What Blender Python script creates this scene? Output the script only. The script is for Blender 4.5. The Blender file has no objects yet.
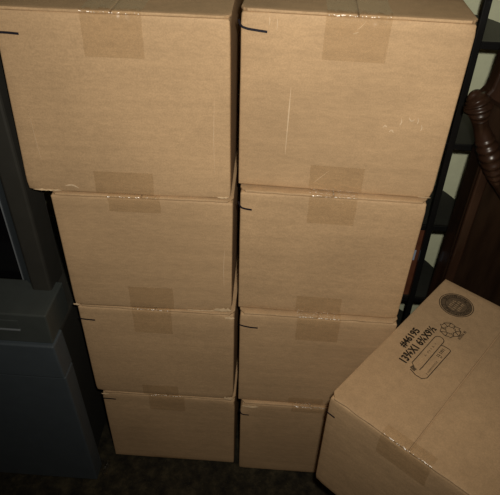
import bpy, bmesh, math, random
from mathutils import Vector, Matrix, noise
random.seed(4)
S = bpy.context.scene
COL = S.collection
PI = math.pi

# ------------------------------------------------------------------ materials
def new_mat(name):
    m = bpy.data.materials.new(name); m.use_nodes = True
    nt = m.node_tree; nt.nodes.clear()
    out = nt.nodes.new('ShaderNodeOutputMaterial')
    return m, nt, out

def N(nt, kind, **kw):
    n = nt.nodes.new(kind)
    for k, v in kw.items():
        if k in n.inputs.keys() if isinstance(k, str) else False:
            n.inputs[k].default_value = v
        else:
            setattr(n, k, v)
    return n

def principled(name, color, rough=.5, spec=.4, metal=0, var=.12, scale=12, bump=.0, bscale=80, coat=0, stretch=(1, 1, 1)):
    m, nt, out = new_mat(name)
    p = nt.nodes.new('ShaderNodeBsdfPrincipled')
    p.inputs['Roughness'].default_value = rough
    p.inputs['Specular IOR Level'].default_value = spec
    p.inputs['Metallic'].default_value = metal
    p.inputs['Coat Weight'].default_value = coat
    tc = nt.nodes.new('ShaderNodeTexCoord'); mp = nt.nodes.new('ShaderNodeMapping')
    mp.inputs['Scale'].default_value = stretch
    nt.links.new(tc.outputs['Object'], mp.inputs['Vector'])
    nz = nt.nodes.new('ShaderNodeTexNoise'); nz.inputs['Scale'].default_value = scale; nz.inputs['Detail'].default_value = 6
    nt.links.new(mp.outputs['Vector'], nz.inputs['Vector'])
    r = nt.nodes.new('ShaderNodeValToRGB')
    r.color_ramp.elements[0].position = .3; r.color_ramp.elements[1].position = .7
    r.color_ramp.elements[0].color = [c*(1-var) for c in color]+[1]
    r.color_ramp.elements[1].color = [min(1, c*(1+var)) for c in color]+[1]
    nt.links.new(nz.outputs['Fac'], r.inputs['Fac'])
    nt.links.new(r.outputs['Color'], p.inputs['Base Color'])
    if bump:
        b = nt.nodes.new('ShaderNodeTexNoise'); b.inputs['Scale'].default_value = bscale; b.inputs['Detail'].default_value = 4
        nt.links.new(mp.outputs['Vector'], b.inputs['Vector'])
        bm = nt.nodes.new('ShaderNodeBump'); bm.inputs['Strength'].default_value = bump; bm.inputs['Distance'].default_value = .002
        nt.links.new(b.outputs['Fac'], bm.inputs['Height']); nt.links.new(bm.outputs['Normal'], p.inputs['Normal'])
    nt.links.new(p.outputs[0], out.inputs['Surface'])
    return m

def cardboard(name, color):
    m, nt, out = new_mat(name)
    L = nt.links.new
    p = nt.nodes.new('ShaderNodeBsdfPrincipled')
    p.inputs['Roughness'].default_value = .62
    p.inputs['Specular IOR Level'].default_value = .22
    tc = nt.nodes.new('ShaderNodeTexCoord')
    oi = nt.nodes.new('ShaderNodeObjectInfo')
    mul = nt.nodes.new('ShaderNodeVectorMath'); mul.operation = 'SCALE'
    cmb = nt.nodes.new('ShaderNodeCombineXYZ')
    for k in 'XYZ': L(oi.outputs['Random'], cmb.inputs[k])
    mul.inputs['Scale'].default_value = 37.; L(cmb.outputs[0], mul.inputs[0])
    add = nt.nodes.new('ShaderNodeVectorMath'); L(tc.outputs['Object'], add.inputs[0]); L(mul.outputs[0], add.inputs[1])
    def nz(scale, detail, st=(1, 1, 1)):
        mp = nt.nodes.new('ShaderNodeMapping'); mp.inputs['Scale'].default_value = st
        L(add.outputs[0], mp.inputs['Vector'])
        n = nt.nodes.new('ShaderNodeTexNoise'); n.inputs['Scale'].default_value = scale; n.inputs['Detail'].default_value = detail
        L(mp.outputs[0], n.inputs['Vector']); return n
    big = nz(5, 4); fib = nz(60, 5, (1, 1, 3.2)); band = nz(22, 3, (.12, .12, 2.2)); fine = nz(420, 2)
    def ramp(n, lo, hi, a=.3, b=.7):
        r = nt.nodes.new('ShaderNodeValToRGB')
        r.color_ramp.elements[0].position = a; r.color_ramp.elements[1].position = b
        r.color_ramp.elements[0].color = (lo,)*3+(1,); r.color_ramp.elements[1].color = (hi,)*3+(1,)
        L(n.outputs['Fac'], r.inputs['Fac']); return r
    cur = nt.nodes.new('ShaderNodeRGB'); cur.outputs[0].default_value = (*color, 1)
    sock = cur.outputs[0]
    for r in (ramp(big, .90, 1.08), ramp(fib, .93, 1.06), ramp(band, .94, 1.05), ramp(fine, .9, 1.08)):
        mx = nt.nodes.new('ShaderNodeMix'); mx.data_type = 'RGBA'; mx.blend_type = 'MULTIPLY'
        mx.inputs[0].default_value = 1
        L(sock, mx.inputs[6]); L(r.outputs[0], mx.inputs[7]); sock = mx.outputs[2]
    L(sock, p.inputs['Base Color'])
    s = nt.nodes.new('ShaderNodeMath'); s.operation = 'ADD'
    L(fib.outputs['Fac'], s.inputs[0]); L(band.outputs['Fac'], s.inputs[1])
    b = nt.nodes.new('ShaderNodeBump'); b.inputs['Strength'].default_value = .16; b.inputs['Distance'].default_value = .002
    L(s.outputs[0], b.inputs['Height']); L(b.outputs[0], p.inputs['Normal'])
    L(p.outputs[0], out.inputs['Surface'])
    return m

def tape_mat(name):
    m, nt, out = new_mat(name); L = nt.links.new
    t = nt.nodes.new('ShaderNodeBsdfTransparent'); t.inputs[0].default_value = (.980, .966, .938, 1)
    g = nt.nodes.new('ShaderNodeBsdfGlossy'); g.inputs['Roughness'].default_value = .24
    g.inputs[0].default_value = (1, 1, 1, 1)
    lw = nt.nodes.new('ShaderNodeLayerWeight'); lw.inputs[0].default_value = .5
    pw = nt.nodes.new('ShaderNodeMath'); pw.operation = 'POWER'; pw.inputs[1].default_value = 4; L(lw.outputs['Facing'], pw.inputs[0])
    fr = nt.nodes.new('ShaderNodeMath'); fr.operation = 'MULTIPLY_ADD'; fr.inputs[1].default_value = .25; fr.inputs[2].default_value = .07
    L(pw.outputs[0], fr.inputs[0])
    tc = nt.nodes.new('ShaderNodeTexCoord'); n = nt.nodes.new('ShaderNodeTexNoise'); n.inputs['Scale'].default_value = 55; n.inputs['Detail'].default_value = 3
    mp = nt.nodes.new('ShaderNodeMapping'); mp.inputs['Scale'].default_value = (3, .8, .8); L(tc.outputs['Object'], mp.inputs['Vector']); L(mp.outputs[0], n.inputs['Vector'])
    b = nt.nodes.new('ShaderNodeBump'); b.inputs['Strength'].default_value = .5; b.inputs['Distance'].default_value = .003
    L(n.outputs['Fac'], b.inputs['Height']); L(b.outputs[0], g.inputs['Normal'])
    mx = nt.nodes.new('ShaderNodeMixShader'); L(fr.outputs[0], mx.inputs[0]); L(t.outputs[0], mx.inputs[1]); L(g.outputs[0], mx.inputs[2])
    L(mx.outputs[0], out.inputs['Surface'])
    return m

def floor_mat():
    m, nt, out = new_mat('dark_mottled_floor'); L = nt.links.new
    p = nt.nodes.new('ShaderNodeBsdfPrincipled'); p.inputs['Roughness'].default_value = .75; p.inputs['Specular IOR Level'].default_value = .25
    tc = nt.nodes.new('ShaderNodeTexCoord')
    n = nt.nodes.new('ShaderNodeTexNoise'); n.inputs['Scale'].default_value = 26; n.inputs['Detail'].default_value = 8; n.inputs['Roughness'].default_value = .7
    L(tc.outputs['Object'], n.inputs['Vector'])
    r = nt.nodes.new('ShaderNodeValToRGB'); e = r.color_ramp.elements
    e[0].position = .38; e[0].color = (.008, .007, .005, 1)
    e[1].position = .70; e[1].color = (.068, .055, .030, 1)
    k = e.new(.52); k.color = (.026, .022, .013, 1)
    L(n.outputs['Fac'], r.inputs['Fac'])
    v = nt.nodes.new('ShaderNodeTexVoronoi'); v.inputs['Scale'].default_value = 120
    L(tc.outputs['Object'], v.inputs['Vector'])
    r2 = nt.nodes.new('ShaderNodeValToRGB'); r2.color_ramp.elements[0].position = .0; r2.color_ramp.elements[0].color = (1, 1, 1, 1)
    r2.color_ramp.elements[1].position = .10; r2.color_ramp.elements[1].color = (0, 0, 0, 1)
    L(v.outputs['Distance'], r2.inputs['Fac'])
    mx = nt.nodes.new('ShaderNodeMix'); mx.data_type = 'RGBA'; L(r2.outputs[0], mx.inputs[0]); L(r.outputs[0], mx.inputs[6])
    mx.inputs[7].default_value = (.17, .17, .06, 1)
    L(mx.outputs[2], p.inputs['Base Color'])
    b = nt.nodes.new('ShaderNodeBump'); b.inputs['Strength'].default_value = .7; b.inputs['Distance'].default_value = .006
    L(n.outputs['Fac'], b.inputs['Height']); L(b.outputs[0], p.inputs['Normal'])
    L(p.outputs[0], out.inputs['Surface'])
    return m

KRAFT = (.515, .348, .200)
M_CARD = cardboard('kraft_cardboard', KRAFT)
M_EDGE = principled('torn_paper', (.58, .43, .27), .8, .2, var=.15, scale=90)
M_TAPE = tape_mat('clear_packing_tape')
M_INK = principled('black_marker_ink', (.012, .011, .018), .5, .3, var=.2)
M_PRINT = principled('dark_brown_print', (.045, .032, .02), .7, .2, var=.35, scale=160)
M_PRINT2 = principled('faded_brown_print', (.155, .108, .066), .7, .2, var=.3, scale=160)
M_PALE = principled('unprinted_kraft', (.40, .275, .16), .65, .2, var=.1, scale=120)
M_SCUFF = principled('scuffed_kraft', (.66, .50, .33), .8, .1, var=.12, scale=120)
M_TVBLUE = principled('blue_grey_plastic', (.060, .075, .089), .5, .35, var=.06, scale=30, bump=.12, bscale=600)
M_TVGREY = principled('dark_grey_plastic', (.052, .060, .058), .5, .35, var=.08, scale=30, bump=.12, bscale=600)
M_TVDARK = principled('near_black_plastic', (.030, .029, .025), .6, .3, var=.08, scale=30)
M_SCREEN = principled('black_screen_glass', (.004, .004, .005), .12, .5, var=.05)
M_SILVER = principled('silver_trim', (.30, .33, .36), .35, .5, metal=.5, var=.05)
M_SHELF = principled('black_shelf_laminate', (.026, .027, .024), .45, .4, var=.12, scale=25)
M_LIP = principled('black_shelf_edge', (.008, .008, .008), .35, .4, var=.1)
M_STUD = principled('metal_stud', (.5, .5, .5), .3, .5, metal=1, var=.05)
M_WOOD = principled('dark_red_wood', (.022, .012, .007), .3, .4, var=.45, scale=9, coat=.15, stretch=(4, 4, .7))
M_WOOD2 = principled('red_brown_wood', (.030, .014, .008), .36, .45, var=.35, scale=9, coat=.2, stretch=(4, 4, .7))
M_WALL = principled('pale_green_plaster', (.76, .80, .58), .85, .15, var=.04, scale=30, bump=.35, bscale=140)
M_FLOOR = floor_mat()
M_REDCASE = principled('dark_red_card', (.13, .045, .022), .5, .4, var=.2, scale=40)
M_LABEL = principled('pale_blue_label', (.35, .42, .55), .5, .3, var=.05)
M_SCRAP = tape_mat('clear_plastic')

# ------------------------------------------------------------------ helpers
def link(name, me, mat, parent=None, smooth=True):
    o = bpy.data.objects.new(name, me); COL.objects.link(o)
    if mat: me.materials.append(mat)
    if parent: o.parent = parent
    if smooth:
        for p in me.polygons: p.use_smooth = True
    return o

def from_bm(name, bm, mat, parent=None, smooth=True, recalc=True):
    if recalc: bmesh.ops.recalc_face_normals(bm, faces=bm.faces)
    me = bpy.data.meshes.new(name); bm.to_mesh(me); bm.free()
    o = link(name, me, mat, parent, smooth)
    if smooth: me.set_sharp_from_angle(angle=math.radians(50))
    return o

def empty(name, loc, rz=0, label=None, cat=None, group=None):
    o = bpy.data.objects.new(name, None); COL.objects.link(o)
    o.location = loc; o.rotation_euler = (0, 0, rz); o.empty_display_size = .05
    tag(o, label, cat, group); return o

def tag(o, label=None, cat=None, group=None, kind=None):
    if label: o['label'] = label
    if cat: o['category'] = cat
    if group: o['group'] = group
    if kind: o['kind'] = kind
    return o

def slab_bm(x0, x1, y0, y1, z0, z1, bev=.004, seg=2, bm=None):
    b = bmesh.new()
    bmesh.ops.create_cube(b, size=1)
    for v in b.verts:
        v.co = Vector((x0+(v.co.x+.5)*(x1-x0), y0+(v.co.y+.5)*(y1-y0), z0+(v.co.z+.5)*(z1-z0)))
    if bev: bmesh.ops.bevel(b, geom=list(b.edges), offset=bev, segments=seg, affect='EDGES', profile=.5)
    if bm is not None:
        me = bpy.data.meshes.new('t'); b.to_mesh(me); b.free(); bm.from_mesh(me); bpy.data.meshes.remove(me); return bm
    return b

def prism_bm(poly, y0, y1, bev=.004, seg=2):
    """poly: (x, z) outline, extruded from y0 to y1"""
    b = bmesh.new()
    f = b.faces.new([b.verts.new((x, y0, z)) for x, z in poly])
    r = bmesh.ops.extrude_face_region(b, geom=[f])
    for v in r['geom']:
        if isinstance(v, bmesh.types.BMVert): v.co.y = y1
    if bev: bmesh.ops.bevel(b, geom=list(b.edges), offset=bev, segments=seg, affect='EDGES', profile=.5)
    return b

def plan_bm(poly, z0, z1, bev=.002, seg=2):
    b = bmesh.new()
    f = b.faces.new([b.verts.new((x, y, z0)) for x, y in poly])
    r = bmesh.ops.extrude_face_region(b, geom=[f])
    for v in r['geom']:
        if isinstance(v, bmesh.types.BMVert): v.co.z = z1
    if bev: bmesh.ops.bevel(b, geom=list(b.edges), offset=bev, segments=seg, affect='EDGES', profile=.5)
    return b

def tube_bm(pts, radii, ring=18, flat=1.0, bm=None):
    """sweep a round section along pts"""
    b = bm or bmesh.new(); prev = None
    n = len(pts); pts = [Vector(p) for p in pts]
    for i, p in enumerate(pts):
        t = (pts[min(i+1, n-1)]-pts[max(i-1, 0)]).normalized()
        a = t.cross(Vector((0, 1, 0))).normalized(); c = a.cross(t).normalized()
        vs = [b.verts.new(p+(a*math.cos(2*PI*k/ring)+c*math.sin(2*PI*k/ring)*flat)*radii[i]) for k in range(ring)]
        if prev:
            for k in range(ring): b.faces.new((prev[k], prev[(k+1) % ring], vs[(k+1) % ring], vs[k]))
        else: b.faces.new(vs)
        prev = vs
    b.faces.new(prev)
    return b

def smooth_path(ctrl, n):
    """catmull-rom through ctrl tuples"""
    P = [ctrl[0]]+list(ctrl)+[ctrl[-1]]; out = []
    segs = len(ctrl)-1
    for i in range(n):
        u = i/(n-1)*segs; k = min(int(u), segs-1); t = u-k
        p0, p1, p2, p3 = P[k:k+4]
        out.append(tuple(.5*((2*b)+(-a+c)*t+(2*a-5*b+4*c-d)*t*t+(-a+3*b-3*c+d)*t**3) for a, b, c, d in zip(p0, p1, p2, p3)))
    return out

def ribbon_bm(pts, width, frame, closed=False, bm=None, lift=.0008):
    """flat stroke of given width along 2-D pts on the plane given by frame(u, v, lift)"""
    b = bm or bmesh.new(); pts = [Vector((*p, 0)) for p in pts]; n = len(pts); rows = []
    for i, p in enumerate(pts):
        if closed: d = pts[(i+1) % n]-pts[i-1]
        else: d = pts[min(i+1, n-1)]-pts[max(i-1, 0)]
        d.normalize(); q = Vector((-d.y, d.x, 0))*width*.5
        rows.append((b.verts.new(frame(*(p+q).xy, lift)), b.verts.new(frame(*(p-q).xy, lift))))
    for i in range(n if closed else n-1):
        a, c = rows[i], rows[(i+1) % n]; b.faces.new((a[0], a[1], c[1], c[0]))
    return b

# ------------------------------------------------------------------ a cardboard box
FL = .005      # thickness of the top flaps
def front(u, v, lift=.0008): return Vector((u, -lift, v))

def make_box(loc, rz, w, d, h, label, seed, corners={}, crush=(), top_tape=None, low_tape=None, stroke=None,
             hook=False, group='stacked cardboard boxes', crinkle=1.0, bow=.0012, loose=False, lid_tape=None):
    root = empty('cardboard_box', loc, rz, label, 'box', group)
    h = h-.0016
    so = Vector((seed*3.7, seed*1.3, seed*7.1))
    def warp(p):
        # hand-cut corner shifts, interpolated through the box
        q = Vector(p); fx, fz = min(max(p[0]/w, 0), 1), min(max(p[2]/h, 0), 1)
        for (cx, cz), dv in corners.items():
            q += Vector(dv)*((fx if cx else 1-fx)*(fz if cz else 1-fz))
        return q
    # body: four walls and the tucked-in end flaps
    b = slab_bm(0, w, 0, d, 0, h-FL, .0045, 3)
    long_e = [e for e in b.edges if e.calc_length() > .1]
    bmesh.ops.subdivide_edges(b, edges=long_e, cuts=22, use_grid_fill=True)
    for v in b.verts:
        p = v.co.copy()
        n1 = .5+.5*noise.noise(p*7+so); n2 = .5+.5*noise.noise(p*26+so)
        k = bow*n1+.0005*n2
        if p.y < .001: v.co.y += k
        if p.y > d-.001: v.co.y -= k
        if p.x < .001: v.co.x += k
        if p.x > w-.001: v.co.x -= k
        # wavy bottom edge of the front wall
        for (cx, cz, r, amp) in crush:
            dist = math.hypot(p.x-cx*w, p.z-cz*(h-FL), p.y)
            if dist < r:
                t = (1-dist/r)**1.5; nn = .6+.8*noise.noise(p*120+so)
                v.co += Vector(((.5-cx)*2*amp*t*nn*.8, amp*t*nn, (.5-cz)*2*amp*t*nn*.9))
        v.co = warp(v.co)
    from_bm('body', b, M_CARD, root)
    # two long top flaps with the seam between them
    for s in (0, 1):
        x0, x1 = (0, w*.5-.0013) if s == 0 else (w*.5+.0013, w)
        nk = .009
        f = slab_bm(x0, x1, .0016, d-.002, h-FL, h, .0012, 2)
        le = [e for e in f.edges if e.calc_length() > .1]
        bmesh.ops.subdivide_edges(f, edges=le, cuts=36, use_grid_fill=True)
        ox = 0 if s == 0 else w
        for v in f.verts:
            if abs(v.co.x-ox) < nk and v.co.y < .012: t_ = (1-(abs(v.co.x-ox)/nk)**2); v.co.y += .007*t_; v.co.x += (.0035 if s == 0 else -.0035)*t_; v.co.z -= .001*t_
        for v in f.verts:
            p = v.co.copy()
            if p.z > h-.001:
                v.co.z += -.0009*(.5+.5*noise.noise(p*14+so)) - .0007*math.exp(-((p.y-.125)/.006)**2)
            v.co.y += .0014*noise.noise(Vector((p.x*40, 0, seed)))*(1 if p.y < .01 else 0)
            v.co = warp(v.co)
        from_bm('flap', f, M_CARD, root, True)
    def tape(name, u0, u1, path, fold, amp):
        bm = bmesh.new(); nx = 48; rows = []
        for (y, z, ny, nz_, wt) in path:
            row = []
            for i in range(nx+1):
                x = u0+(u1-u0)*i/nx
                c = noise.noise(Vector((x*170+y*60, y*50, z*50))+so); c2 = noise.noise(Vector((x*420-z*150, y*120, z*120))+so)
                k = amp*wt*(.45+.9*c+.7*c2)
                edge = .0012*noise.noise(Vector((i*.0, y*60, z*60))+so)*(1 if i in (0, nx) else 0)
                row.append(bm.verts.new(warp((x+edge, y+ny*max(k, -.0002), min(z+nz_*max(k, -.0002), h+.0012 if not loose else 9)))))
            rows.append(row)
        for a, c in zip(rows, rows[1:]):
            for i in range(nx): bm.faces.new((a[i], a[i+1], c[i+1], c[i]))
        bm.normal_update()
        out = Vector((0, -1, 1))
        if sum((f.normal.dot(out)*f.calc_area() for f in bm.faces)) < 0: bmesh.ops.reverse_faces(bm, faces=bm.faces)
        return from_bm(name, bm, M_TAPE, root, True, False)
    if top_tape:
        u0, u1, down = top_tape; path = []
        for i in range(22): path.append(((lid_tape or d*.995)*(1-i/21)**1.4+.004, h+.0009, 0, 1, max(0, 1-(i-21)**2/6)))
        for i in range(1, 6):
            a = i/6*PI/2; path.append((.004-.0052*math.sin(a), h-.0035+.0045*math.cos(a), -math.sin(a), math.cos(a), 1))
        for i in range(16):
            t = (i/15)**1.3; path.append((-.0010, h-.004-t*(down-.004), -1, 0, max(0, 1-(t*down)/(.026 if loose else .014))))
        tape('packing_tape', u0, u1, path, h, (.0016 if loose else .0024)*crinkle)
    if low_tape:
        u0, u1, up = low_tape; path = []
        for i in range(14):
            t = i/13; path.append((-.0010, .0012+t*up, -1, 0, max(0, 1-t*up/.008)*.4))
        tape('packing_tape', u0, u1, path, 0, .001)
    if stroke:
        pts = smooth_path([tuple(q) for q in stroke], 14)
        wd = .0036; bm = bmesh.new()
        pw = [tuple(warp((u, 0, v)))[::2] for u, v in pts]
        ribbon_bm(pw, wd, lambda u, v, l: Vector((u, -l if u > .0022 else -l+(.0022-u)*.9, v)), bm=bm, lift=.0006)
        bm.normal_update(); bmesh.ops.solidify(bm, geom=list(bm.faces), thickness=.0003)
        from_bm('marker_stroke', bm, M_INK, root)
    return root

def scuff(root, pts, wd):
    bm = bmesh.new()
    P = smooth_path(pts, 12); rows = []
    so = Vector((pts[0][0]*99, 0, pts[0][1]*99))
    for i, p in enumerate(P):
        a = P[max(i-1, 0)]; c = P[min(i+1, 11)]
        dx, dz = c[0]-a[0], c[1]-a[1]; L = math.hypot(dx, dz)+1e-9
        k = wd*.5*math.sin(PI*(i+.4)/12.0)*(.55+.6*abs(noise.noise(Vector((i*.9, 1, 2))+so)))
        q = (-dz/L*k, dx/L*k)
        rows.append((bm.verts.new((p[0]+q[0], -.0005, p[1]+q[1])), bm.verts.new((p[0]-q[0], -.0005, p[1]-q[1]))))
    for a, c in zip(rows, rows[1:]): bm.faces.new((a[0], a[1], c[1], c[0]))
    bm.normal_update(); bmesh.ops.solidify(bm, geom=list(bm.faces), thickness=.0003)
    return from_bm('scuff_mark', bm, M_SCUFF, root)

def torn(root, u0, u1, v, seed, size=.006, depth=.004):
    """a ragged peeled lip of liner paper along an edge"""
    bm = bmesh.new(); n = max(8, int((u1-u0)/.004)); so = Vector((seed, seed*2, 3))
    rows = []
    for i in range(n+1):
        u = u0+(u1-u0)*i/n; r = .5+.5*noise.noise(Vector((u*300, 0, 0))+so); r2 = .5+.5*noise.noise(Vector((u*220, 5, 0))+so)
        e = math.sin(PI*min(1, max(0, i/n)))**.5
        rows.append([bm.verts.new((u, -.0004, v+size*(.1+.9*r*abs(noise.noise(Vector((u*800, 2, 0))+so))*1.8)*e)), bm.verts.new((u, -.001-depth*.5*r2*e, v+size*.1*(r-.5))),
                     bm.verts.new((u, -.0008-depth*r*e, v-min(size, .008)*.45*r2*e))])
    for a, c in zip(rows, rows[1:]):
        for k in (0, 1): bm.faces.new((a[k], a[k+1], c[k+1], c[k]))
    bm.normal_update(); bmesh.ops.solidify(bm, geom=list(bm.faces), thickness=.0004)
    return from_bm('torn_paper', bm, M_EDGE, root)

DD = .42
L1 = make_box((-.3754, -.0008, .8601), .0226, .3585, DD, .3184,
    'top cardboard box of the left stack, beside the television', 1,
    corners={(0, 0): (-.0095, 0, -.0), (0, 1): (.005, 0, .001), (1, 0): (.002, 0, 0)}, crush=((0, 0, .022, .004), (1, 1, .02, .004), (1, 0, .012, .003)),
    top_tape=(.134, .226, .068), low_tape=(.122, .224, .046), stroke=[(-.004, .2795), (.018, .2795), (.037, .2785)], crinkle=2.2, loose=True)
torn(L1, .002, .055, .004, 1, .005, .003); torn(L1, .335, .357, .004, 3, .005, .003)
scuff(L1, [(.332, .05), (.331, .12), (.333, .19)], .0013); scuff(L1, [(.030, .06), (.028, .10), (.027, .16)], .0011)
scuff(L1, [(.062, .014), (.075, .016), (.086, .010)], .0045)

L2 = make_box((-.3451, -.0036, .5777), .0222, .3345, DD, .2824,
    'second cardboard box from the top of the left stack, with a torn lower right corner', 2,
    crush=((0, 0, .018, .005), (1, 0, .02, .005)), top_tape=(.107, .202, .033), low_tape=(.120, .212, .060))
torn(L2, .296, .334, .006, 5, .026, .004); torn(L2, .235, .30, .003, 6, .003, .002); torn(L2, -.003, .012, .004, 7, .008, .003)
scuff(L2, [(.318, .07), (.317, .12), (.319, .17)], .0018)

L3 = make_box((-.3429, -.0018, .2842), .0029, .3379, DD, .2935,
    'third cardboard box down in the left stack, above the bottom one', 3,
    crush=((1, 1, .02, .005), (0, 0, .012, .003), (1, 0, .02, .005)), top_tape=(.119, .203, .071), low_tape=(.118, .204, .036),
    stroke=[(-.003, .2522), (.012, .2505), (.034, .2493)])
torn(L3, .314, .338, .005, 11, .020, .005); torn(L3, .316, .338, .282, 9, .013, .004)

L4 = make_box((-.3317, -.0019, 0), .0030, .3307, DD, .2842,
    'bottom cardboard box of the left stack, on the dark floor beside the television base', 4,
    crush=((1, 1, .03, .006), (0, 1, .014, .004)), top_tape=(.118, .206, .057), low_tape=(.11, .2, .012),
    stroke=[(.0, .2563), (.018, .2562), (.034, .2556)])
torn(L4, .0, .02, .276, 12, .006, .003)

R1 = make_box((-.0044, .0227, .8834), -.0391, .3439, DD, .3031,
    'top cardboard box of the right stack, the one scratched down its front', 5,
    crush=((1, 1, .016, .003), (1, 0, .018, .004), (0, 1, .012, .003)), top_tape=(.126, .221, .068), low_tape=(.127, .220, .050),
    stroke=[(-.003, .284), (.001, .2765), (.010, .2728), (.025, .271), (.041, .2695)], crinkle=2.2, loose=True)
scuff(R1, [(.0825, .187), (.082, .14), (.081, .066)], .0026); scuff(R1, [(.1675, .2737), (.172, .2755), (.1755, .277)], .003)
scuff(R1, [(.172, .279), (.179, .286), (.184, .293)], .0018); scuff(R1, [(.134, .0149), (.147, .029), (.160, .043)], .0016)
scuff(R1, [(.274, .150), (.279, .144), (.284, .147)], .004); scuff(R1, [(.247, .122), (.251, .126), (.255, .121)], .004)
scuff(R1, [(.288, .150), (.290, .145), (.289, .139)], .003); scuff(R1, [(.262, .148), (.264, .141), (.262, .135)], .003); scuff(R1, [(.296, .139), (.298, .133), (.297, .128)], .003); scuff(R1, [(.236, .129), (.239, .133), (.243, .130)], .0035)
scuff(R1, [(.043, .278), (.044, .285), (.043, .292)], .002); scuff(R1, [(.055, .272), (.0555, .28), (.055, .289)], .002)
torn(R1, .318, .341, .0035, 21, .0022, .0016)

R2 = make_box((.0009, .0061, .5911), -.0166, .3326, DD, .2923,
    'second cardboard box from the top of the right stack, with a short hooked pen mark', 6,
    crush=((1, 1, .016, .004), (1, 0, .014, .003)), top_tape=(.124, .209, .060), low_tape=(.121, .213, .046),
    stroke=[(-.003, .264), (.001, .2565), (.008, .2525), (.0225, .2505)], crinkle=1.2)
R3 = make_box((.0059, -.0072, .2945), -.0029, .3297, DD, .2966,
    'third cardboard box down in the right stack, partly behind the printed box', 7,
    crush=((0, 1, .012, .003),), top_tape=(.121, .211, .069), low_tape=(.122, .204, .024),
    stroke=[(-.001, .2595), (.014, .2558), (.027, .2538), (.0395, .2535)])
R4 = make_box((.0128, -.0136, 0), 0, .3350, DD, .2945,
    'bottom cardboard box of the right stack, on the dark floor behind the printed box', 8,
    crush=((0, 1, .03, .007), (0, 0, .01, .002)), top_tape=(.124, .206, .02), low_tape=(.124, .206, .008),
    stroke=[(-.002, .262), (.002, .2505), (.010, .246), (.022, .2455)], crinkle=1.3)
torn(R4, .004, .045, .281, 31, .010, .004)

# the printed box in the foreground, set down on one more box
EX = Vector((math.cos(-.684), math.sin(-.684), 0)); EY = Vector((-EX.y, EX.x, 0))
FP = Vector((.18552, -.19319, .2955))+EX*.0004-EY*.0015
F = make_box(FP, -.684, .3243, .4514, .2873,
    'cardboard box with printed lettering on its top, turned at an angle in the right foreground', 9,
    crush=((0, 1, .012, .002), (0, 0, .016, .003), (.5, 1, .03, .002)), top_tape=(.110, .205, .056), low_tape=None,
    stroke=[(-.001, .2375), (.009, .2372), (.019, .2368)], group=None, crinkle=1.5, loose=True, lid_tape=.018)
make_box(Vector((.18552, -.19319, 0))+EX*.078+EY*.03, -.684, .32, .40, .2950,
    'cardboard box underneath the printed box, almost wholly hidden by it', 10, group=None)

# ---- printing on the top of the foreground box: u runs across the box, v along it
K = .7899; FW, FD, FH = .3243, .4514, .2857
def topf(u, v, lift=.0006): return Vector((u, v, FH+lift-.0002))
def flatten(bm, name, mat):
    bm.normal_update(); bmesh.ops.solidify(bm, geom=list(bm.faces), thickness=.0003)
    return from_bm(name, bm, mat, F, False)
def text_on_top(name, body, u_base, u_top, v0, v1, mat=M_PRINT, bold=.018):
    cu = bpy.data.curves.new('lettering', 'FONT'); cu.body = body; cu.size = 1; cu.offset = bold; cu.extrude = .0
    t = bpy.data.objects.new('lettering', cu); COL.objects.link(t)
    dg = bpy.context.evaluated_depsgraph_get(); me = bpy.data.meshes.new_from_object(t.evaluated_get(dg))
    bpy.data.objects.remove(t); bpy.data.curves.remove(cu)
    xs = [v.co.x for v in me.vertices]; ys = [v.co.y for v in me.vertices]
    x0, x1, y0, y1 = min(xs), max(xs), min(ys), max(ys)
    for v in me.vertices:
        a = (v.co.x-x0)/(x1-x0); b = (v.co.y-y0)/(y1-y0)
        v.co = topf(u_base+(u_top-u_base)*b, v0+(v1-v0)*a)
    bm = bmesh.new()
    for du, dv in ((0, 0), (.0005, .0003), (-.0005, .0005), (.0002, -.0006)):
        b2 = bmesh.new(); b2.from_mesh(me)
        for v in b2.verts: v.co += Vector((du, dv, .00003*len(bm.verts)/max(1, len(me.vertices))))
        m2 = bpy.data.meshes.new('t'); b2.to_mesh(m2); b2.free(); bm.from_mesh(m2); bpy.data.meshes.remove(m2)
    bpy.data.meshes.remove(me)
    return flatten(bm, name, mat)
k = K
text_on_top('printed_number', '#46195', .0525*k, .0315*k, .250*k, .329*k, bold=.012)
text_on_top('printed_dimensions', '13⅜X1 6¾X9½', .0795*k, .0570*k, .2085*k, .3645*k, bold=.012)
# cutter-like line drawing
def rrect(u0, u1, v0, v1, r, n=6):
    P = []
    for cu_, cv, a0 in ((u1-r, v1-r, 0), (u0+r, v1-r, 90), (u0+r, v0+r, 180), (u1-r, v0+r, 270)):
        for i in range(n+1):
            a = math.radians(a0+90*i/n); P.append((cu_+r*math.cos(a), cv+r*math.sin(a)))
    return P
bm = bmesh.new(); lw = .0016
bar = [(.0985, .212), (.0885, .220)]+[(.1005+.0125*math.cos(a), .335+.0125*math.sin(a)) for a in [PI-i*PI/10 for i in range(11)]]+[(.114, .225), (.113, .212)]
ribbon_bm([(u*k, v*k) for u, v in bar], lw, topf, bm=bm)
bod = [(.0955, .199), (.1135, .192), (.130, .192), (.1385, .203), (.1405, .312)]+[(.1345+.006*math.cos(a), .318+.006*math.sin(a)) for a in (0, .5, 1., 1.5)]+[(.120, .3245), (.1135, .322)]
ribbon_bm([(u*k, v*k) for u, v in bod], lw, topf, bm=bm)
for i in range(6): ribbon_bm([((.0925+.0024*i)*k, (.203-.0007*i)*k), ((.0945+.0024*i)*k, (.213-.0007*i)*k)], .0014, topf, bm=bm)
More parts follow.
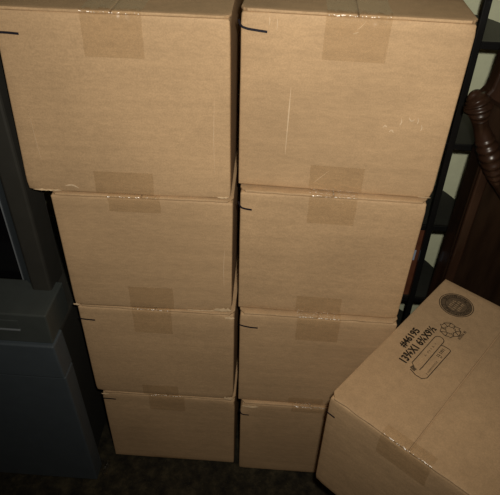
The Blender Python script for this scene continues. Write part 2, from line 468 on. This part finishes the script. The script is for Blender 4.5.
# small illegible rows of lettering inside the drawing
rnd = random.Random(8)
def glyph_row(bm, u, v0, v1, hgt, step, wd):
    v = v0
    while v < v1:
        a = rnd.random()
        ribbon_bm([((u+hgt/2)*k, v*k), ((u-hgt/2)*k, (v+step*.15*a)*k)], wd, topf, bm=bm)
        if a > .35: ribbon_bm([((u+hgt*(a-.7))*k, v*k), ((u+hgt*(a-.7))*k, (v+step*.6)*k)], wd, topf, bm=bm, lift=.0007)
        v += step*(1 if a < .85 else 1.7)
glyph_row(bm, .1245, .283, .317, .0085, .0052, .0014)
glyph_row(bm, .1320, .213, .265, .0048, .0040, .0007)
glyph_row(bm, .1010, .262, .322, .0048, .0085, .0008)
glyph_row(bm, .1330, .283, .289, .004, .004, .0009)
flatten(bm, 'printed_drawing', M_PRINT)
# recycling mark: three bent arrows
bm = bmesh.new(); cu_, cv_ = .1055*k, .387*k
def rp(r, a): return (cu_+r*k*math.cos(a), cv_+r*k*math.sin(a))
for j in range(3):
    a0 = j*2*PI/3+.25
    # each arrow: a band bent over one corner of the triangle, its head overlapping the next
    band = [rp(.0225, a0-.92), rp(.0275, a0-.42), rp(.0275, a0+.30), rp(.0240, a0+.62), rp(.0292, a0+.70), rp(.0215, a0+1.12), rp(.0105, a0+.95), rp(.0150, a0+.72), rp(.0125, a0+.45), rp(.0150, a0), rp(.0110, a0-.62)]
    ribbon_bm(band, .0017, topf, closed=True, bm=bm)
    ribbon_bm([rp(.0150, a0-.05), rp(.0278, a0-.40)], .0014, topf, bm=bm, lift=.0007)
    ribbon_bm([rp(.0135, a0+.22), rp(.0275, a0+.30)], .0014, topf, bm=bm, lift=.0007)
flatten(bm, 'recycling_symbol', M_PRINT)
bm = bmesh.new(); glyph_row(bm, .1365, .374, .414, .0075, .0046, .0013); flatten(bm, 'printed_caption', M_PRINT)
# round maker's stamp
cu_, cv_ = .0735*k, .487*k
def ring(r, n=48): return [(cu_+r*k*math.cos(2*PI*i/n), cv_+r*k*math.sin(2*PI*i/n)) for i in range(n)]
bm = bmesh.new()
ribbon_bm(ring(0.0456), .0016, topf, True, bm); ribbon_bm(ring(0.0416), .0010, topf, True, bm); ribbon_bm(ring(0.0292), .0010, topf, True, bm)
for i in range(40):
    a = 2*PI*i/40; rr = .0353; hh = .0042; dd = .0018
    c_, s_ = math.cos(a), math.sin(a)
    if 20 < i < 25: continue
    q = [(cu_+(rr+x)*k*math.cos(a+y/rr), cv_+(rr+x)*k*math.sin(a+y/rr)) for x, y in ((-hh, -dd), (hh, -dd*rnd.random()))]
    ribbon_bm(q, .0012, topf, bm=bm, lift=.0007)
    if i % 2: ribbon_bm([(cu_+(rr+(.004 if i % 4 == 1 else -.003))*k*math.cos(a+y), cv_+(rr+(.004 if i % 4 == 1 else -.003))*k*math.sin(a+y)) for y in (-.05, .08)], .0011, topf, bm=bm, lift=.0008)
flatten(bm, 'printed_stamp', M_PRINT)
bm = bmesh.new()
ribbon_bm(ring(.0210), .0405*k, topf, True, bm, .0004)
flatten(bm, 'stamp_ground', M_PRINT2)
bm = bmesh.new()
for (u, v0, v1, hh, st) in ((-.011, -.020, .016, .0085, .0075), (.001, -.022, .022, .0085, .0078), (.0135, -.016, .018, .0085, .0072)):
    glyph_row(bm, .0735+u, .487+v0, .487+v1, hh, st, .0016)
flatten(bm, 'stamp_lettering', M_PALE)['label'] = 'pale lettering'

# ------------------------------------------------------------------ floor-standing television at the left
TV = empty('television', (-.83, .05, 0), 0, 'dark floor-standing television with a blue-grey base, left of the boxes', 'television')
def tvp(name, bm, mat, parent=None, smooth=False):
    bmesh.ops.translate(bm, verts=bm.verts, vec=Vector((.83, -.05, 0)))
    return from_bm(name, bm, mat, parent or TV, smooth)
tvp('base_housing', slab_bm(-1.285, -.383, -.035, .40, .004, .515, .006), M_TVDARK)
# base front panel, right edge leaning in a little, top band proud of the lower panel
pl = [(-1.30, .0), (-.3600, .0), (-.3685, .425), (-1.30, .425)]
tvp('base_panel', prism_bm(pl, -.078, -.030, .004, 3), M_TVBLUE)
pl = [(-1.30, .428), (-.3680, .428), (-.3735, .530), (-1.30, .530)]
tvp('base_top_band', prism_bm(pl, -.083, -.030, .004, 3), M_TVBLUE)
pl = [(-1.30, .530), (-.3770, .530), (-.3770, .611), (-1.30, .611)]
bar = tvp('control_strip', prism_bm(pl, -.074, .03, .003, 2), M_TVGREY)
tvp('strip_trim', slab_bm(-1.22, -.437, -.077, -.072, .5655, .5695, .001), M_SILVER, bar)
tvp('strip_door', slab_bm(-1.22, -.437, -.0755, -.072, .5705, .594, .001), M_TVGREY, bar)
# screen surround: right, left, top members
sur = bmesh.new()
slab_bm(-.432, -.3905, .0, .07, .600, 1.26, .005, 2, sur)
slab_bm(-1.30, -1.245, .0, .07, .600, 1.26, .005, 2, sur)
slab_bm(-1.25, -.425, .0, .07, 1.205, 1.26, .005, 2, sur)
tvp('screen_surround', sur, M_TVDARK)
bz = bmesh.new()
# bezel step sloping in to the glass
for xa, xb in ((-.432, -.463), (-1.245, -1.214)):
    vs = [bz.verts.new(c) for c in ((xa, .010, .60), (xb, .034, .60), (xb, .034, 1.21), (xa, .010, 1.21), (xa, .06, .60), (xb, .06, .60), (xb, .06, 1.21), (xa, .06, 1.21))]
    for f in ((0, 1, 2, 3), (4, 5, 6, 7), (0, 1, 5, 4), (2, 3, 7, 6), (0, 3, 7, 4), (1, 2, 6, 5)): bz.faces.new([vs[i] for i in f])
slab_bm(-1.25, -.425, .015, .06, 1.178, 1.21, .003, 2, bz)
tvp('bezel', bz, M_TVBLUE)
tvp('bezel_line', slab_bm(-.4655, -.4635, .0315, .050, .60, 1.19, .0005, 1), M_SILVER)
tvp('screen', slab_bm(-1.22, -.460, .042, .058, .600, 1.195, .002), M_SCREEN)
# tapering rear housing
rh = bmesh.new(); vs = []
for (xa, xb, y, z1) in ((-1.29, -.392, .07, 1.25), (-1.10, -.56, .40, 1.15)):
    vs.append([rh.verts.new(c) for c in ((xa, y, .516), (xb, y, .516), (xb, y, z1), (xa, y, z1))])
for i in range(4): rh.faces.new((vs[0][i], vs[0][(i+1) % 4], vs[1][(i+1) % 4], vs[1][i]))
rh.faces.new(vs[0]); rh.faces.new(vs[1])
tvp('rear_housing', rh, M_TVDARK)

# ------------------------------------------------------------------ black shelf unit behind the right stack
SH = empty('shelf_unit', (.46, .34, 0), 0, 'black shelf unit with rounded shelves against the pale green wall', 'shelf')
def lean(z): return (.585-z)*.0200
def shp(name, bm, mat, parent=None):
    for v in bm.verts: v.co.x += lean(v.co.z); v.co += Vector((-.46, -.34, 0))
    return from_bm(name, bm, mat, parent or SH, False)
def dshape(grow=0):
    P = []
    for i in range(25):
        a = PI*i/24; a_ = .125 if a < PI/2 else .083
        P.append((.455+(a_+grow)*math.cos(a), .343+(.222+grow)*math.sin(a)))
    return P
for z in (.09, .335, .585, .815, 1.0444, 1.274):
    s = shp('shelf', plan_bm(dshape(), z, z+.014, .002), M_SHELF)
    shp('shelf_lip', slab_bm(.372, .582, .335, .3435, z-.0005, z+.0155, .0015), M_LIP, s)
    shp('shelf_stud', tube_bm([(.440, .333, z+.006), (.440, .336, z+.006)], [.003, .003], 10) if False else slab_bm(.436, .441, .3325, .336, z+.004, z+.008, .001), M_STUD, s)
shp('post', slab_bm(.4535, .4685, .322, .336, 0, 1.40, .002), M_LIP)
shp('post', slab_bm(.4535, .4685, .560, .572, 0, 1.40, .002), M_LIP)
c = empty('case', (.412, .352, .3495), 0, 'dark red case with a pale blue label on the black shelf behind the stack', 'case')
from_bm('body', slab_bm(-.017, .050, -.006, .10, 0, .230, .003), M_REDCASE, c, False)
from_bm('label_patch', slab_bm(.029, .0385, -.0068, -.005, .128, .162, .0003), M_LABEL, c, False)

# ------------------------------------------------------------------ carved dark wood furniture at the right
CF = empty('carved_furniture', (.75, .22, 0), 0, 'carved dark reddish-brown wooden furniture with a scrolled corner at the right edge', 'furniture')
def cfp(name, bm, mat, parent=None, smooth=False):
    bmesh.ops.translate(bm, verts=bm.verts, vec=Vector((-.75, -.22, 0)))
    return from_bm(name, bm, mat, parent or CF, smooth)
cfp('panel', slab_bm(.497, 1.20, .225, .262, .06, 1.0, .004), M_WOOD)
post = cfp('corner_post', slab_bm(.4825, .497, .205, .272, 0, .95, .004, 3), M_WOOD)
cfp('edge_moulding', slab_bm(.4835, .506, .192, .206, 0, .95, .004, 3), M_WOOD2)
cfp('bottom_rail', slab_bm(.49, 1.20, .205, .275, 0, .07, .005), M_WOOD)
crest = [(.484, .925), (.462, .943), (.446, .960), (.4396, .973), (.446, .983), (.4593, .991), (.468, 1.005), (.4715, 1.034), (.4715, 1.0615), (.474, 1.08),
         (.486, 1.11), (.52, 1.15), (.60, 1.185), (.74, 1.205), (.90, 1.21), (1.20, 1.21), (1.20, .98), (.62, .97), (.56, .955), (.52, .92)]
cfp('crest_rail', prism_bm(crest, .222, .262, .005, 3), M_WOOD2)
# carved scroll: fluted volute head, a waist, then a second lobe curling off to the right
ctrl = [(.418, .168, 1.006, .010), (.421, .164, 1.004, .0185), (.428, .160, .994, .0245), (.434, .158, .980, .0250), (.441, .160, .963, .0205), (.449, .163, .946, .0185), (.459, .163, .928, .0215),
        (.471, .160, .907, .0255), (.484, .158, .884, .0265), (.497, .160, .860, .0240), (.510, .163, .838, .0190), (.524, .166, .82, .0165), (.545, .168, .80, .020), (.57, .170, .785, .024), (.60, .174, .775, .012)]
path = [(q[0]-.003, q[1], q[2]+.008, q[3]) for q in smooth_path(ctrl, 130)]
rad = []
for i, q in enumerate(path):
    t = i/129
    fl = 0.085*math.cos(t*2*PI*22) if (.06 < t < .27 or .44 < t < .72) else 0
    rad.append(q[3]*(.95 if t < .2 else .78)*(1+fl))
cfp('carved_scroll', tube_bm([q[:3] for q in path], rad, 24, 1.25), M_WOOD2, None, True)
cfp('scroll_bracket', prism_bm([(.438, .985), (.452, .998), (.53, .96), (.60, .88), (.60, .79), (.53, .81), (.478, .875), (.452, .945)], .180, .226, .006, 3), M_WOOD)

# ------------------------------------------------------------------ scrap of plastic on the floor
bm = bmesh.new()
bmesh.ops.create_grid(bm, x_segments=10, y_segments=10, size=.5)
for v in bm.verts:
    q = v.co.copy(); nn = noise.noise(Vector((q.x*4, q.y*4, 2))); n2 = noise.noise(Vector((q.x*7, q.y*7, 9)))
    v.co = Vector((q.x*.012+.004*n2, q.y*.046+.004*nn, .012+.010*nn+.006*n2-.006*abs(q.x)))
zmin = min(v.co.z for v in bm.verts)
for v in bm.verts: v.co.z -= zmin
bm.normal_update(); bmesh.ops.solidify(bm, geom=list(bm.faces), thickness=.0004)
o = from_bm('plastic_scrap', bm, M_SCRAP, None, False); o.location = (-.3435, -.043, .0006)
tag(o, 'small crumpled scrap of clear plastic on the floor beside the television base', 'litter')

# ------------------------------------------------------------------ the room
def struct(name, bm, mat): return tag(from_bm(name, bm, mat, None, False), kind='structure')
struct('floor', slab_bm(-1.9, 1.9, -2.2, .7, -.05, 0, 0), M_FLOOR)
struct('wall_back', slab_bm(-1.9, 1.9, .60, .70, 0, 2.45, 0), M_WALL)
struct('wall_left', slab_bm(-2.0, -1.9, -2.2, .7, 0, 2.45, 0), M_WALL)
struct('wall_right', slab_bm(1.9, 2.0, -2.2, .7, 0, 2.45, 0), M_WALL)

# ------------------------------------------------------------------ camera and its flash
cam = bpy.data.cameras.new('camera'); co = bpy.data.objects.new('camera', cam); COL.objects.link(co)
cam.sensor_width = 36; cam.lens = 36*550.05/500; cam.clip_start = .02
right = Vector((.9976, .0633, .0271)); up = Vector((-.0604, .6156, .7857)); fwd = Vector((-.033, .7855, -.618))
fwd.normalize(); right = (right-fwd*right.dot(fwd)).normalized(); up = right.cross(fwd)
pos = Vector((.05735, -.82378, 1.40669))
m = Matrix((right, up, -fwd)).transposed().to_4x4(); m.translation = pos
co.matrix_world = m; S.camera = co

fl = bpy.data.lights.new('camera_flash', 'SPOT'); fo = bpy.data.objects.new('camera_flash', fl); COL.objects.link(fo)
fl.energy = 32.5; fl.color = (1, .925, .79); fl.shadow_soft_size = .012
fl.spot_size = math.radians(118); fl.spot_blend = 1.0
fo.location = pos+right*.035+up*.045
aim = (fwd+right*.05+up*.24).normalized()
fo.rotation_euler = aim.to_track_quat('-Z', 'Y').to_euler()

w = bpy.data.worlds.new('room_ambience'); S.world = w; w.use_nodes = True
w.node_tree.nodes['Background'].inputs[0].default_value = (1, .58, .32, 1)
w.node_tree.nodes['Background'].inputs[1].default_value = .022
S.view_settings.view_transform = 'Standard'; S.view_settings.look = 'None'; S.view_settings.gamma = 1
S.view_settings.use_curve_mapping = False; S.view_settings.exposure = 0
